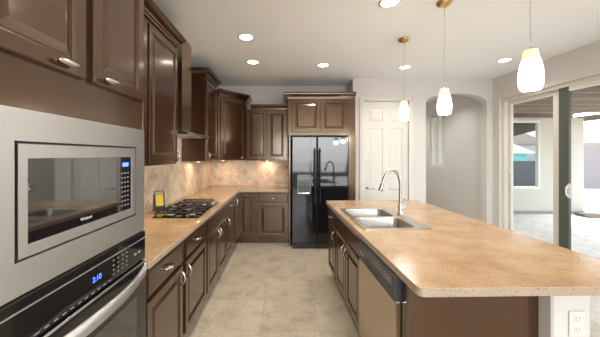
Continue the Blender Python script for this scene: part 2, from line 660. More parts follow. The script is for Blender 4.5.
# stiles and rails stand proud of the slab, panels are raised inside them
xs = [(0.006 + 0.10, 0.006 + 0.10 + cw), (0.006 + 0.20 + cw, 0.006 + 0.20 + 2 * cw)]
zs = [(0.20, 0.72), (0.86, 1.96), (2.08, 2.32)]
prism(bm, [(0.006, 0.008), (W - 0.006, 0.008), (W - 0.006, DH - 0.006), (0.006, DH - 0.006)], 0.018, 0.03, holes=[[(a, c), (b, c), (b, d), (a, d)] for a, b in xs for c, d in zs], axis='y')
link('door_rail', bm, TRIM, d1)
for a, b in xs:
    for c, d in zs:
        link('door_panel', nested(bmesh.new(), a + 0.012, c + 0.012, b - 0.012, d - 0.012, [(0, 0.03), (0.004, 0.028), (0.03, 0.020), (0.032, 0.020)]), TRIM, d1)
bm = bmesh.new()
t = bmesh.new()
lathe(t, [(0.0, 0), (0.032, 0), (0.032, 0.008), (0.026, 0.012), (0.012, 0.014), (0.012, 0.05), (0, 0.05)])
t.transform(Matrix.Translation((0.075, 0.0179, 0.93)) @ Matrix.Rotation(PI / 2, 4, 'X'))
me = bpy.data.meshes.new('tmp'); t.to_mesh(me); t.free(); bm.from_mesh(me); bpy.data.meshes.remove(me)
tube(bm, smooth_path([(0.075, -0.025, 0.93), (0.11, -0.03, 0.932), (0.15, -0.03, 0.928), (0.185, -0.028, 0.922)], 4), 0.009)
link('door_handle', bm, NICKEL, d1, True)

# ------------------------------------------------------------------ patio door
pd = struct_root('door_2', (XR + 0.10, 0, 0))
bm = bmesh.new()
box(bm, (-0.055, PY1 - 0.05, 0.0), (0.055, PY1, PH), 0.003)
box(bm, (-0.055, PY0, 0.0), (0.055, PY0 + 0.05, PH), 0.003)
box(bm, (-0.055, PY0 + 0.05, PH - 0.05), (0.055, PY1 - 0.05, PH), 0.003)
box(bm, (-0.055, PY0 + 0.05, 0.0), (0.055, PY1 - 0.05, 0.03), 0.003)
link('door_frame', bm, VINYL, pd)


def slide_panel(y0, y1, xo, farmat, nearw, farw):
    bm = bmesh.new()
    box(bm, (xo - 0.018, y0, 0.03), (xo + 0.018, y0 + nearw, PH - 0.05), 0.003)
    box(bm, (xo - 0.018, y0 + nearw, PH - 0.11), (xo + 0.018, y1 - farw, PH - 0.05), 0.003)
    box(bm, (xo - 0.018, y0 + nearw, 0.03), (xo + 0.018, y1 - farw, 0.11), 0.003)
    p = link('sliding_panel', bm, VINYL, pd)
    link('panel_far_strip', B((xo - 0.018, y1 - farw, 0.03), (xo + 0.018, y1, PH - 0.05), 0.003), farmat, p)
    link('glass_pane', B((xo - 0.004, y0 + nearw, 0.11), (xo + 0.004, y1 - farw, PH - 0.11)), GLASS, p)
    return p


pA = slide_panel(3.635, PY1 - 0.05, 0.025, VINYL, 0.12, 0.06)
pB = slide_panel(PY0 + 0.05, 3.63, -0.024, GLASS_OVERLAP, 0.06, 0.13)  # dark far strip stands in for two overlapped glass panes
bm = bmesh.new()
tube(bm, smooth_path([(-0.043, 3.492, 1.10), (-0.075, 3.492, 1.09), (-0.085, 3.492, 1.04), (-0.075, 3.492, 0.98), (-0.043, 3.492, 0.97)], 4), 0.010)
box(bm, (-0.05, 3.477, 0.94), (-0.042, 3.507, 1.13))
link('pull_handle', bm, OUTLET, pB)
link('lock_latch', B((-0.012, 4.455, 1.20), (0.0065, 4.475, 1.27), 0.003), OUTLET, pA)

# ------------------------------------------------------------------ patio and beyond
struct('floor_patio', B((XR + 0.16, -6, -0.12), (9.5, 14, -0.02)), PAVER)
struct('ground', B((-40, 14, -0.30), (80, 160, -0.05)), EARTH)
struct('ground_side', B((9.5, -20, -0.30), (80, 14, -0.05)), EARTH)
pw = [(XR + 0.16, -0.02), (7.80, -0.02), (7.80, 2.46), (XR + 0.16, 2.46)]
OPN = [(5.75, 0.68), (6.60, 0.68), (6.60, 2.34), (5.75, 2.34)]
struct('wall_patio', prism(bmesh.new(), pw, 7.0, 7.06, holes=[OPN], axis='y'), STUCCO)
bm = bmesh.new()
for x0, x1, z0, z1 in ((5.70, 6.65, 0.62, 0.68), (5.70, 6.65, 2.34, 2.40), (5.70, 5.75, 0.68, 2.34), (6.60, 6.65, 0.68, 2.34)):
    box(bm, (x0, 6.975, z0), (x1, 6.9995, z1), 0.003)
struct('trim_1', bm, TRIM)
struct('baseboard_patio', B((XR + 0.17, 6.97, -0.02), (7.80, 6.9995, 0.05)), BLOCK)
struct('ceiling_patio', B((XR + 0.16, 0.3, 2.66), (8.3, 11.0, 2.72)), PATIO_WOOD)
k = 0
for i in range(17):
    y = 2.0 + i * 0.52
    if abs(y - 7.1) < 0.2:
        continue
    struct('beam_%d' % (k + 1), B((XR + 0.17, y, 2.56), (8.3, y + 0.05, 2.66), 0.004), BEAM_WOOD)
    k += 1
struct('beam_back', prism(bmesh.new(), [(5.6, 1.98), (6.67, 2.03), (7.46, 2.23), (8.0, 2.30), (8.0, 2.55), (5.6, 2.55)], 7.9, 8.0, axis='y'), DARK_WOOD)
struct('beam_front', B((8.15, 0.3, 2.42), (8.3, 11.0, 2.56)), BEAM_WOOD)
for i, y in enumerate((0.4, 10.6)):
    struct('column_patio_%d' % (i + 1), B((8.1, y, -0.02), (8.35, y + 0.25, 2.42)), STUCCO)
# things seen through the opening and beside the patio wall
o = link('garden_fence', B((7.0, 13.2, -0.02), (13.4, 13.3, 1.21)), FENCE)
tag(o, 'dark solid fence seen low through the opening in the patio wall', 'fence')
t = thing('neighbour_house', 'teal house with a low tiled roof behind the dark garden fence', 'house', (20.5, 26, -0.95))
link('house_wall', B((-5, 0, 0), (3.0, 6, 2.6)), TEAL, t)
bm = bmesh.new()
prism(bm, [(-0.6, 2.6), (6.6, 2.6), (3, 4.0)], -5.4, 3.4, axis='x')
link('house_roof', bm, ROOF_TILE, t)
t = thing('neighbour_house', 'tan house with a clay tile roof beyond the block wall', 'house', (31.0, 27, -0.05))
link('house_wall', B((-4.5, 0, 0), (8, 7, 2.7)), STUCCO, t)
link('house_roof', prism(bmesh.new(), [(-0.7, 2.7), (7.7, 2.7), (3.5, 4.6)], -5.0, 8.5, axis='x'), ROOF_TILE, t)
o = link('block_garden_wall', B((13.6, 12.6, -0.05), (24, 12.8, 1.95)), BLOCK)
tag(o, 'pinkish block garden wall beyond the end of the patio wall', 'garden wall')
bm = bmesh.new()
pts = [(-60, -1)]
for i in range(41):
    x = -60 + i * 6
    pts.append((x, 5.5 + 3.2 * math.sin(i * 0.55) + 1.6 * math.sin(i * 1.37 + 1)))
pts += [(180, -1)]
prism(bm, pts, 150, 156, axis='y')
struct('hills', bm, HILL)
bm = bmesh.new()
for i in range(5):
    box(bm, (0.02 * i, 0.06 * i, 0.012 * i), (0.62 - 0.02 * i, 0.36 + 0.02 * i, 0.012 * (i + 1)), 0.004)
o = link('door_mat', bm, MAT_BROWN)
o.location = (7.35, 6.45, -0.02)
tag(o, 'dark brown mat lying on the patio pavers at the wall end', 'mat')

# ------------------------------------------------------------------ cabinets
def handle_bm(x, z, orient, y=-0.0205, L=0.10):
    """bow pull standing off the door face"""
    bm = bmesh.new()
    pts, rs = [], []
    for k in range(13):
        t = k / 12
        s = (t - 0.5) * L
        out = 0.028 * math.sin(PI * t) ** 0.7 if 0 < t < 1 else 0.0
        pts.append((x, y - out, z + s) if orient == 'v' else (x + s, y - out, z))
        rs.append(0.0055 + 0.0035 * math.sin(PI * t))
    return tube(bm, pts, rs, 8)


def oval_pull_bm(x, z, y=-0.0205):
    bm = bmesh.new()
    tube(bm, [(x - 0.022, y, z), (x - 0.022, y - 0.018, z)], 0.005, 8)
    tube(bm, [(x + 0.022, y, z), (x + 0.022, y - 0.018, z)], 0.005, 8)
    pts = [(x + 0.045 * s, y - 0.020, z) for s in (-1, -0.92, -0.7, -0.35, 0, 0.35, 0.7, 0.92, 1)]
    return tube(bm, pts, [0.002, 0.006, 0.009, 0.0105, 0.011, 0.0105, 0.009, 0.006, 0.002], 10)


def add_door(root, x0, x1, z0, z1, h=None, M=None):
    d = link('door', nested(bmesh.new(), x0, z0, x1, z1, RAISED, M), WOOD, root)
    if h:
        bm = oval_pull_bm(h[0], h[1]) if h[2] == 'o' else handle_bm(*h)
        if M is not None:
            bm.transform(M)
        link('handle', bm, NICKEL, d, True)
    return d


def add_drawer(root, x0, x1, z0, z1, hand=True, name='drawer', M=None):
    d = link(name, nested(bmesh.new(), x0, z0, x1, z1, SLAB, M), WOOD, root)
    if hand:
        bm = handle_bm((x0 + x1) / 2, (z0 + z1) / 2, 'h')
        if M is not None:
            bm.transform(M)
        link('handle', bm, NICKEL, d, True)
    return d


def carcass(root, w, d, z0, z1, toe=False):
    bm = bmesh.new()
    zb = z0 + (0.10 if toe else 0)
    box(bm, (0, 0, zb), (0.018, d, z1))
    box(bm, (w - 0.018, 0, zb), (w, d, z1))
    box(bm, (0.018, 0, zb), (w - 0.018, 0.018, z1))
    box(bm, (0.018, 0.018, zb), (w - 0.018, d, zb + 0.018))
    box(bm, (0.018, d - 0.012, zb + 0.018), (w - 0.018, d, z1))
    if not toe:
        box(bm, (0.018, 0.018, z1 - 0.018), (w - 0.018, d - 0.012, z1))
    c = link('carcass', bm, WOOD, root)
    if toe:
        link('toe_kick', B((0, 0.07, 0.0), (w, 0.085, 0.0995)), WOOD, root)
    return c


def crown(root, path, z, h=1.0):
    link('crown_molding', sweep(bmesh.new(), path, [(o, u * h) for o, u in CROWN], z), WOOD, root)


L90 = PI / 2
FX = -0.765   # face plane of the left run
BT = 0.874    # base cabinets' top
DZ = (0.70, 0.855)
OZ = (0.125, 0.68)

# tall oven cabinet
OY0, OY1 = 0.62, 1.462
t = thing('oven_cabinet', 'tall dark wood cabinet housing the microwave and wall oven', 'cabinet', (FX, OY0, 0), L90)
w, d = OY1 - OY0, 0.61
bm = bmesh.new()
box(bm, (0, 0, 0.1), (0.02, d, 2.58))
box(bm, (w - 0.02, 0, 0.1), (w, d, 2.58))
box(bm, (0.02, d - 0.012, 0.1), (w - 0.02, d, 2.58))
box(bm, (0.02, 0, 0.1), (w - 0.02, d - 0.012, 0.30))
box(bm, (0.02, 0, 1.085), (w - 0.02, d - 0.012, 1.10))
box(bm, (0.02, 0, 1.625), (w - 0.02, d - 0.012, 2.58))
link('carcass', bm, WOOD, t)
link('toe_kick', B((0, 0.07, 0), (w, 0.085, 0.0995)), WOOD, t)
mid = 1.045 - OY0
add_door(t, 0.022, mid - 0.020, 1.785, 2.54, (mid - 0.126, 1.812, 'o'))
add_door(t, mid + 0.020, w - 0.012, 1.785, 2.54, (mid + 0.105, 1.812, 'o'))
add_drawer(t, 0.02, w - 0.02, 0.125, 0.29)
crown(t, [(0, d), (0, 0), (w, 0)], 2.58)

# microwave: local x 0..w, front at y = -0.02 (trim)
t = thing('microwave', 'stainless built-in microwave with dark glass door above the oven', 'microwave', (FX, OY0, 0), L90)
TX0, TX1, TZ0, TZ1 = 0.022, w - 0.016, 1.102, 1.632
MX0, MX1, MZ0, MZ1 = 0.747 - OY0, 1.364 - OY0, 1.197, 1.540
bm = bmesh.new()
prism(bm, [(TX0, TZ0), (TX1, TZ0), (TX1, TZ1), (TX0, TZ1)], -0.022, -0.0005, holes=[[(MX0, MZ0), (MX1, MZ0), (MX1, MZ1), (MX0, MZ1)]], axis='y')
link('trim_frame', bm, STEEL, t)
link('body', B((MX0 + 0.002, -0.004, MZ0 + 0.002), (MX1 - 0.002, 0.42, MZ1 - 0.002)), BLACK_PLASTIC, t)
CX = 1.215 - OY0      # split between door and control panel
g = 0.008
ox0, ox1, oz0, oz1 = MX0 + g, MX1 - g, MZ0 + g, MZ1 - g
gx0, gx1, gz0, gz1 = 0.784 - OY0, 1.322 - OY0, 1.240, 1.490
dr = link('door', prism(bmesh.new(), [(ox0, oz0), (ox1, oz0), (ox1, oz1), (ox0, oz1)], -0.024, -0.005, holes=[[(gx0, gz0), (gx1, gz0), (gx1, gz1), (gx0, gz1)]], axis='y'), STEEL, t)
link('window', B((gx0, -0.022, gz0), (CX - 0.003, -0.006, gz1)), BLACK_GLASS, dr)
text_mesh('lettering', 'Whirlpool', 0.014, WHITE_MARK, dr, Matrix.Translation((1.02 - OY0, -0.0225, 1.262)))
cp = link('control_panel', B((CX, -0.022, gz0), (gx1, -0.006, gz1)), BLACK_GLASS, t)
link('display', B((CX + 0.035, -0.0232, 1.446), (gx1 - 0.026, -0.0222, 1.464)), BLUE_LED, cp)
bm = bmesh.new()
for r in range(8):
    for c in range(3):
        x = CX + 0.026 + c * 0.023
        z = 1.262 + r * 0.0215
        link('key_button', B((x, -0.0228, z), (x + 0.011, -0.0222, z + 0.0055)), KEY_MARK, cp)

# wall oven
t = thing('oven', 'black glass wall oven with bowed steel handle under the microwave', 'oven', (FX, OY0, 0), L90)
link('body', B((0.03, 0.002, 0.302), (w - 0.03, 0.55, 1.083)), BLACK_PLASTIC, t)
cp = link('control_panel', B((TX0, -0.028, 0.952), (TX1, -0.001, 1.096), 0.003), OVEN_GLASS, t)
link('trim_strip', B((TX0, -0.0305, 1.060), (TX1, -0.0282, 1.064)), STEEL, cp)
text_mesh('display', '2:10', 0.030, BLUE_LED, cp, Matrix.Translation((1.07 - OY0, -0.0285, 1.012)))
bm = bmesh.new()
for r in range(4):
    for c in range(4):
        x = 1.17 - OY0 + c * 0.033
        z = 0.978 + r * 0.020
        link('key_button', B((x, -0.0287, z), (x + 0.009, -0.0282, z + 0.006)), KEY_MARK, cp)
for c in range(11):
    x = 0.80 - OY0 + c * 0.034
    link('key_label', B((x, -0.0287, 0.963), (x + 0.017, -0.0282, 0.967)), KEY_MARK, cp)
for c in range(2):
    link('key_button', B((1.335 - OY0 + 0.038 * c, -0.0287, 1.0), (1.357 - OY0 + 0.038 * c, -0.0282, 1.010)), KEY_MARK, cp)
dr = link('door', B((TX0, -0.034, 0.305), (TX1, -0.001, 0.944), 0.004), OVEN_GLASS, t)
link('trim_strip', B((TX0, -0.0345, 0.936), (TX1, -0.012, 0.9435)), STEEL, dr)
link('window', B((TX0 + 0.10, -0.0355, 0.40), (TX1 - 0.10, -0.0342, 0.80)), BLACK_GLASS, dr)
bm = bmesh.new()
n = 24
rings = []
for k in range(n + 1):
    s = k / n
    x = TX0 + 0.012 + (TX1 - TX0 - 0.024) * s
    out = 0.034 + 0.062 * math.sin(PI * s) ** 0.75
    zz = 0.905
    rings.append([bm.verts.new((x, -out + a, zz + b)) for a, b in ((0.004, -0.026), (-0.006, -0.022), (-0.010, 0), (-0.006, 0.022), (0.004, 0.026), (0.008, 0))])
for a, b in zip(rings, rings[1:]):
    for k in range(6):
        bm.faces.new((a[k], a[(k + 1) % 6], b[(k + 1) % 6], b[k]))
bm.faces.new(rings[0]); bm.faces.new(rings[-1][::-1])
link('handle', bm, STEEL, dr, True)


# left base run
def base_unit(y0, y1, label, doors, drawers, group='base cabinets under the long counter'):
    t = thing('base_cabinet', label, 'cabinet', (FX, y0, 0), L90, group)
    carcass(t, y1 - y0, 0.60, 0, BT, True)
    for a, b, h in doors:
        hx = (b - 0.035) if h == 'r' else (a + 0.035)
        add_door(t, a, b, *OZ, (hx, 0.60, 'v') if h else None)
    for a, b, h in drawers:
        add_drawer(t, a, b, *DZ, h, 'drawer' if h else 'drawer_front')
    return t


base_unit(1.466, 2.04, 'dark base cabinet beside the wall oven with one drawer over a door', [(0.02, 0.545, 'r')], [(0.02, 0.545, True)])
base_unit(2.042, 2.65, 'dark base cabinet just before the gas cooktop with drawer and door', [(0.03, 0.585, 'l')], [(0.03, 0.585, True)])
base_unit(2.652, 3.58, 'wide dark base cabinet under the gas cooktop with a plain front panel', [(0.02, 0.455, 'r'), (0.472, 0.907, 'l')], [(0.02, 0.907, False)])
base_unit(3.582, 4.19, 'dark base cabinet between the cooktop cabinet and the inside corner', [(0.02, 0.588, 'l')], [(0.02, 0.588, True)])
# corner base
BF = 4.56     # face plane of the back run
t = thing('corner_cabinet', 'dark corner base cabinet with two narrow full-height doors meeting inside', 'cabinet', (XL + 0.002, 4.192, 0), 0)
ox, oy = XL + 0.002, 4.192
poly = [(0, 0), (FX - ox, 0), (FX - ox, BF - oy), (-0.452 - ox, BF - oy), (-0.452 - ox, YB - 0.002 - oy), (0, YB - 0.002 - oy)]
link('carcass', prism(bmesh.new(), poly, 0.10, BT), WOOD, t)
bm = bmesh.new()
sx = FX - ox - 0.07
box(bm, (sx - 0.015, 0, 0), (sx, BF - oy + 0.07, 0.0995))
box(bm, (sx, BF - oy + 0.07, 0), (-0.452 - ox, BF - oy + 0.085, 0.0995))
link('toe_kick', bm, WOOD, t)
add_door(t, 0.03, 0.345, 0.125, 0.855, (0.07, 0.76, 'v'), Matrix.Translation((FX - ox, 0, 0)) @ Matrix.Rotation(L90, 4, 'Z'))
add_door(t, 0.02, 0.295, 0.125, 0.855, None, Matrix.Translation((FX - ox, BF - oy, 0)))
# back base unit beside the refrigerator
t = thing('base_cabinet', 'dark base cabinet next to the black refrigerator with drawer and door', 'cabinet', (-0.448, BF, 0), 0)
carcass(t, 0.545, 0.59, 0, BT, True)
add_door(t, 0.03, 0.53, *OZ)
add_drawer(t, 0.03, 0.53, *DZ)

# L-shaped countertop
CE = -0.727
poly = [(XL + 0.001, 1.466), (CE, 1.466), (CE, 4.52), (0.097, 4.52), (0.097, YB - 0.001), (XL + 0.001, YB - 0.001)]
o = link('countertop', prism(bmesh.new(), poly, 0.875, 0.915), COUNTER)
bv = o.modifiers.new('edge', 'BEVEL'); bv.width = 0.007; bv.segments = 2; bv.limit_method = 'ANGLE'
edge_faces(o)
tag(o, 'tan speckled L-shaped countertop along the left and back walls', 'countertop')

# backsplash (part of the wall finish)
t1 = struct_root('trim_2', (XL, 1.466, 0), L90)
link('splash_tile', B((0, -0.010, 0.916), (YB - 1.466 - 0.001, -0.0005, 1.415)), SPLASH, t1)
link('splash_tile', B((2.652 - 1.466, -0.010, 1.4152), (3.648 - 1.466, -0.0005, 1.75)), SPLASH, t1)
t2 = struct_root('trim_3', (XL + 0.011, YB, 0), 0)
link('splash_tile', B((0, -0.010, 0.916), (0.098 - XL - 0.011, -0.0005, 1.42)), SPLASH, t2)

# ------------------------------------------------------------------ wall cabinets
UX = -1.05
UD = UX - XL - 0.002
UZ = 1.415
t = thing('upper_cabinet', 'tall dark wall cabinet between the oven cabinet and the range hood', 'cabinet', (UX, 1.468, 0), L90, 'wall cabinets on the left and back walls')
w = 2.65 - 1.468
carcass(t, w, UD, UZ, 2.56)
add_door(t, 0.02, 0.585, UZ + 0.012, 2.52, None)
add_door(t, 0.615, w - 0.012, UZ + 0.012, 2.52, (w - 0.04, UZ + 0.075, 'v'))
crown(t, [(0, 0), (w, 0), (w, UD)], 2.56)

t = thing('upper_cabinet', 'dark wall cabinet beyond the range hood showing its plain side', 'cabinet', (UX, 3.65, 0), L90, 'wall cabinets on the left and back walls')
w = 0.60
carcass(t, w, UD, UZ, 2.56)
add_door(t, 0.015, w - 0.012, UZ + 0.012, 2.52, (0.05, UZ + 0.075, 'v'))
crown(t, [(0, UD), (0, 0), (w, 0), (w, UD)], 2.56)

# diagonal corner wall cabinet
A = Vector((UX, 4.36)); Bq = Vector((-0.66, 4.82))
ang = math.atan2(Bq.y - A.y, Bq.x - A.x)
t = thing('corner_upper_cabinet', 'dark diagonal wall cabinet set across the corner above the backsplash', 'cabinet', (A.x, A.y, 0), ang, 'wall cabinets on the left and back walls')


def to_local(p):
    v = Vector(p) - A
    return (v.x * math.cos(-ang) - v.y * math.sin(-ang), v.x * math.sin(-ang) + v.y * math.cos(-ang))


poly = [to_local(p) for p in ((A.x, A.y), (Bq.x, Bq.y), (Bq.x, YB - 0.002), (XL + 0.002, YB - 0.002), (XL + 0.002, 4.30), (A.x, 4.30))]
link('carcass', prism(bmesh.new(), poly, UZ, 2.46), WOOD, t)
lw = (Bq - A).length
add_door(t, 0.045, lw - 0.03, UZ + 0.015, 2.43, (lw - 0.12, UZ + 0.042, 'h', -0.0205, 0.07))
pth = [to_local(p) for p in ((A.x, 4.30), (A.x, A.y), (Bq.x, Bq.y), (Bq.x, YB - 0.002))]
crown(t, pth, 2.46)

t = thing('upper_cabinet', 'low two-door dark wall cabinet between the corner and the refrigerator', 'cabinet', (-0.655, 4.825, 0), 0, 'wall cabinets on the left and back walls')
w = 0.735
carcass(t, w, YB - 4.827, 1.405, 2.315)
add_door(t, 0.015, 0.362, 1.42, 2.29)
add_door(t, 0.378, w - 0.015, 1.42, 2.29)
crown(t, [(0.08, 0), (w, 0)], 2.315, 0.8)

t = thing('refrigerator_cabinet', 'two-door dark cabinet built in above the black refrigerator', 'cabinet', (0.085, 4.50, 0), 0, 'wall cabinets on the left and back walls')
w = 1.205 - 0.085
carcass(t, w, YB - 4.502, 1.83, 2.44)
add_door(t, 0.07, 0.525, 1.885, 2.415)
add_door(t, 0.545, 0.98, 1.885, 2.415)
crown(t, [(0, YB - 4.502), (0, 0), (w, 0)], 2.44, 0.95)

o = link('refrigerator_surround', B((0.10, 4.46, 0), (0.122, YB - 0.002, 1.828)), WOOD)
tag(o, 'thin dark wood panel between the base cabinet and refrigerator', 'panel')
o = link('refrigerator_filler', B((1.085, 4.46, 0), (1.20, 4.50 + 0.06, 1.828)), WOOD)
tag(o, 'dark wood filler strip between the refrigerator and white wall', 'panel')

# ------------------------------------------------------------------ range hood
t = thing('range_hood', 'chimney range hood with curved glass canopy above the cooktop', 'range hood', (XL + 0.011, 3.13, 0), L90)
# local x along the wall, -y out from it
link('chimney', B((-0.15, -0.255, 1.765), (0.15, -0.001, CZ - 0.001)), STEEL_V, t)
bb = link('body', prism(bmesh.new(), [(-0.001, 1.715), (-0.42, 1.715), (-0.42, 1.735), (-0.30, 1.764), (-0.001, 1.764)], -0.34, 0.34, axis='x'), STEEL, t)
HL = simple('hood_lens', (0.9, 0.88, 0.8), 0.3)
for lx, ly in [(-0.2, -0.33), (0.2, -0.33)]:
    link('lamp_lens', lathe(bmesh.new(), [(0, 1.7145), (0.03, 1.7145), (0.03, 1.7115), (0, 1.7115)], (lx, ly, 0), 16), HL, bb)
bm = bmesh.new()
rings = []
for k in range(13):
    s = k / 12
    y = -0.20 - 0.32 * s
    z = 1.772 - 0.085 * s ** 1.8
    hw = 0.43 - 0.05 * max(0, s - 0.75) / 0.25
    rings.append([bm.verts.new(p) for p in ((-hw, y, z), (hw, y, z), (hw, y, z + 0.006), (-hw, y, z + 0.006))])
for a, b in zip(rings, rings[1:]):
    for k in range(4):
        bm.faces.new((a[k], a[(k + 1) % 4], b[(k + 1) % 4], b[k]))
bm.faces.new(rings[0]); bm.faces.new(rings[-1][::-1])
link('glass_canopy', bm, HOOD_GLASS, t, False)

# ------------------------------------------------------------------ cooktop
KY0, KY1, KX0, KX1 = 2.50, 3.33, -1.215, -0.785
t = thing('gas_cooktop', 'black gas cooktop with cast iron grates set in the left counter', 'cooktop', (KX1, KY0, 0.9155), L90)
kw, kd = KY1 - KY0, KX1 - KX0
link('cooktop_pan', B((0, 0, 0), (kw, kd, 0.008), 0.003), BLACK_GLOSS, t)
burn = [(0.14, 0.11, 0.035), (0.14, 0.32, 0.045), (0.41, 0.22, 0.055), (0.685, 0.33, 0.045), (0.66, 0.145, 0.035)]
for bx, by, r in burn:
    b_ = link('burner', lathe(bmesh.new(), [(0, 0.008), (r + 0.012, 0.008), (r + 0.010, 0.014), (r, 0.018), (0, 0.018)], (bx, by, 0), 20), SINK_STEEL, t, True)
    link('burner_cap', lathe(bmesh.new(), [(0, 0.0182), (r * 0.9, 0.0182), (r * 0.86, 0.026), (0, 0.028)], (bx, by, 0), 20), CAST_IRON, b_, True)
for x0, x1 in ((0.015, 0.275), (0.285, 0.545), (0.555, 0.815)):
    bm = bmesh.new()
    y0, y1 = 0.02, kd - 0.02
    if x0 > 0.5:
        y0 = 0.07
    zt = 0.036
    s = 0.006
    for xx in (x0 + s, (x0 + x1) / 2, x1 - s):
        box(bm, (xx - s, y0, zt), (xx + s, y1, zt + 0.012), 0.002)
    for yy in (y0 + s, y0 + (y1 - y0) * 0.27, (y0 + y1) / 2, y0 + (y1 - y0) * 0.73, y1 - s):
        box(bm, (x0, yy - s, zt), (x1, yy + s, zt + 0.012), 0.002)
    for xx in (x0 + s, x1 - s):
        for yy in (y0 + s, y1 - s):
            box(bm, (xx - s, yy - s, 0.0082), (xx + s, yy + s, zt))
    # raised finger tips
    for xx in (x0 + 0.05, x1 - 0.05):
        for yy in (y0 + 0.01, y1 - 0.01, (y0 + y1) / 2):
            box(bm, (xx - s, yy - 0.02, zt + 0.011), (xx + s, yy + 0.02, zt + 0.018), 0.002)
    link('burner_grate', bm, CAST_IRON, t)
for i in range(5):
    link('control_knob', lathe(bmesh.new(), [(0, 0.0085), (0.017, 0.0085), (0.016, 0.016), (0.014, 0.030), (0.012, 0.033), (0, 0.033)], (0.595 + 0.046 * i, 0.035, 0), 16), SINK_STEEL, t, True)

# card standing by the cooktop
t = thing('counter_card', 'small dark easel card with a yellow notice behind the cooktop', 'sign', (-1.305, 2.86, 0.9155), math.radians(38))
Mt = Matrix.Rotation(math.radians(-14), 4, 'X')
fr = link('card_frame', nested(bmesh.new(), -0.055, 0.002, 0.055, 0.205, [(0, 0.006), (0, -0.004), (0.004, -0.006), (0.006, -0.006)], Mt), CARD, t)
link('card_notice', B((-0.036, -0.0072, 0.045), (0.040, -0.0062, 0.165), 0, Mt), YELLOW, fr)
link('card_header', B((-0.045, -0.0072, 0.168), (0.045, -0.0062, 0.197), 0, Mt), CARD_GREY, fr)
link('easel_leg', prism(bmesh.new(), [(0.052, 0.155), (0.056, 0.155), (0.078, 0.001), (0.074, 0.001)], -0.015, 0.015, axis='x'), CARD, t)

# ------------------------------------------------------------------ refrigerator
t = thing('refrigerator', 'glossy black side-by-side refrigerator with ice dispenser in the back alcove', 'refrigerator', (0.142, 4.30, 0), 0)
fw, fh = 0.905, 1.795
link('body', B((0.004, 0.075, 0.02), (fw - 0.004, 0.78, fh - 0.02), 0.004), BLACK_PLASTIC, t)
split = 0.402
dL = link('door', B((0.0, 0, 0.085), (split - 0.004, 0.07, fh), 0.012, None, 3), BLACK_GLOSS, t)
dR = link('door', B((split + 0.004, 0, 0.085), (fw, 0.07, fh), 0.012, None, 3), BLACK_GLOSS, t)
for dd, hx in ((dL, split - 0.040), (dR, split + 0.040)):
    bm = bmesh.new()
    tube(bm, smooth_path([(hx, -0.001, 0.72), (hx, -0.045, 0.75), (hx, -0.055, 0.80), (hx, -0.062, 1.15), (hx, -0.055, 1.52), (hx, -0.045, 1.57), (hx, -0.001, 1.60)], 4), 0.014)
    link('handle', bm, BLACK_GLOSS, dd, True)
link('base_grille', B((0.02, 0.02, 0.012), (fw - 0.02, 0.07, 0.078)), BLACK_PLASTIC, t)
dp = link('dispenser', prism(bmesh.new(), [(0.085, 0.88), (0.30, 0.88), (0.30, 1.19), (0.085, 1.19)], -0.008, -0.0005, holes=[[(0.105, 0.90), (0.28, 0.90), (0.28, 1.08), (0.105, 1.08)]], axis='y'), DISP, dL)
link('dispenser_recess', B((0.105, -0.003, 0.90), (0.28, -0.0006, 1.08)), DARK_GREY, dL)
bm = bmesh.new()
box(bm, (0.10, -0.022, 0.885), (0.285, -0.0085, 0.90), 0.003)
link('drip_tray', bm, NICKEL, dL)
bm = bmesh.new()
for i in range(2):
    link('dispenser_paddle', B((0.13 + i * 0.075, -0.016, 0.96), (0.175 + i * 0.075, -0.0035, 1.03), 0.004), DARK_GREY, dL)
bm = bmesh.new()
for i in range(5):
    link('key_button', B((0.11 + i * 0.034, -0.0090, 1.125), (0.13 + i * 0.034, -0.0082, 1.137)), KEY_MARK, dL)
bm = bmesh.new()
for x in (0.04, fw - 0.10):
    link('hinge_cover', B((x, 0.0, fh + 0.0005), (x + 0.06, 0.09, fh + 0.018), 0.004), BLACK_PLASTIC, t)

# ------------------------------------------------------------------ island
IT = math.radians(1.2)
IO = Vector((0.596, 1.183))
ci, si = math.cos(IT), math.sin(IT)


def isl(u, v, z=0.0):
    return (IO.x + u * ci - v * si, IO.y + u * si + v * ci, z)


IROT = -PI / 2 + IT      # for units facing the aisle: local x runs towards the camera
IU = 0.034               # face plane of the island cabinets

# countertop with the sink cut-out
SU0, SU1, SV0, SV1 = 0.055, 0.605, 0.925, 1.745
outer = rrect(0, 0, 1.19, 2.29, 0.03, 4)
o = link('island_countertop', prism(bmesh.new(), outer, 0.875, 0.915, holes=[rrect(SU0 + 0.015, SV0 + 0.015, SU1 - 0.015, SV1 - 0.015, 0.04)]), COUNTER)
o.location = isl(0, 0)
o.rotation_euler = (0, 0, IT)
bv = o.modifiers.new('edge', 'BEVEL'); bv.width = 0.008; bv.segments = 3; bv.limit_method = 'ANGLE'; bv.angle_limit = math.radians(50)
edge_faces(o)
tag(o, 'large tan speckled island countertop with the double sink cut in', 'countertop')

# knee wall carrying the overhang
bm = B((0.685, 0.085, 0), (0.875, 2.22, 0.8745), 0.008)
o = struct('wall_island', bm, WALL)
o.location = isl(0, 0); o.rotation_euler = (0, 0, IT)

o = link('island_end_panel', B((IU, 0.15, 0), (0.683, 0.235, 0.8745), 0.001), WOOD)
o.location = isl(0, 0); o.rotation_euler = (0, 0, IT)
tag(o, 'plain dark wood end panel of the island facing the camera', 'panel')


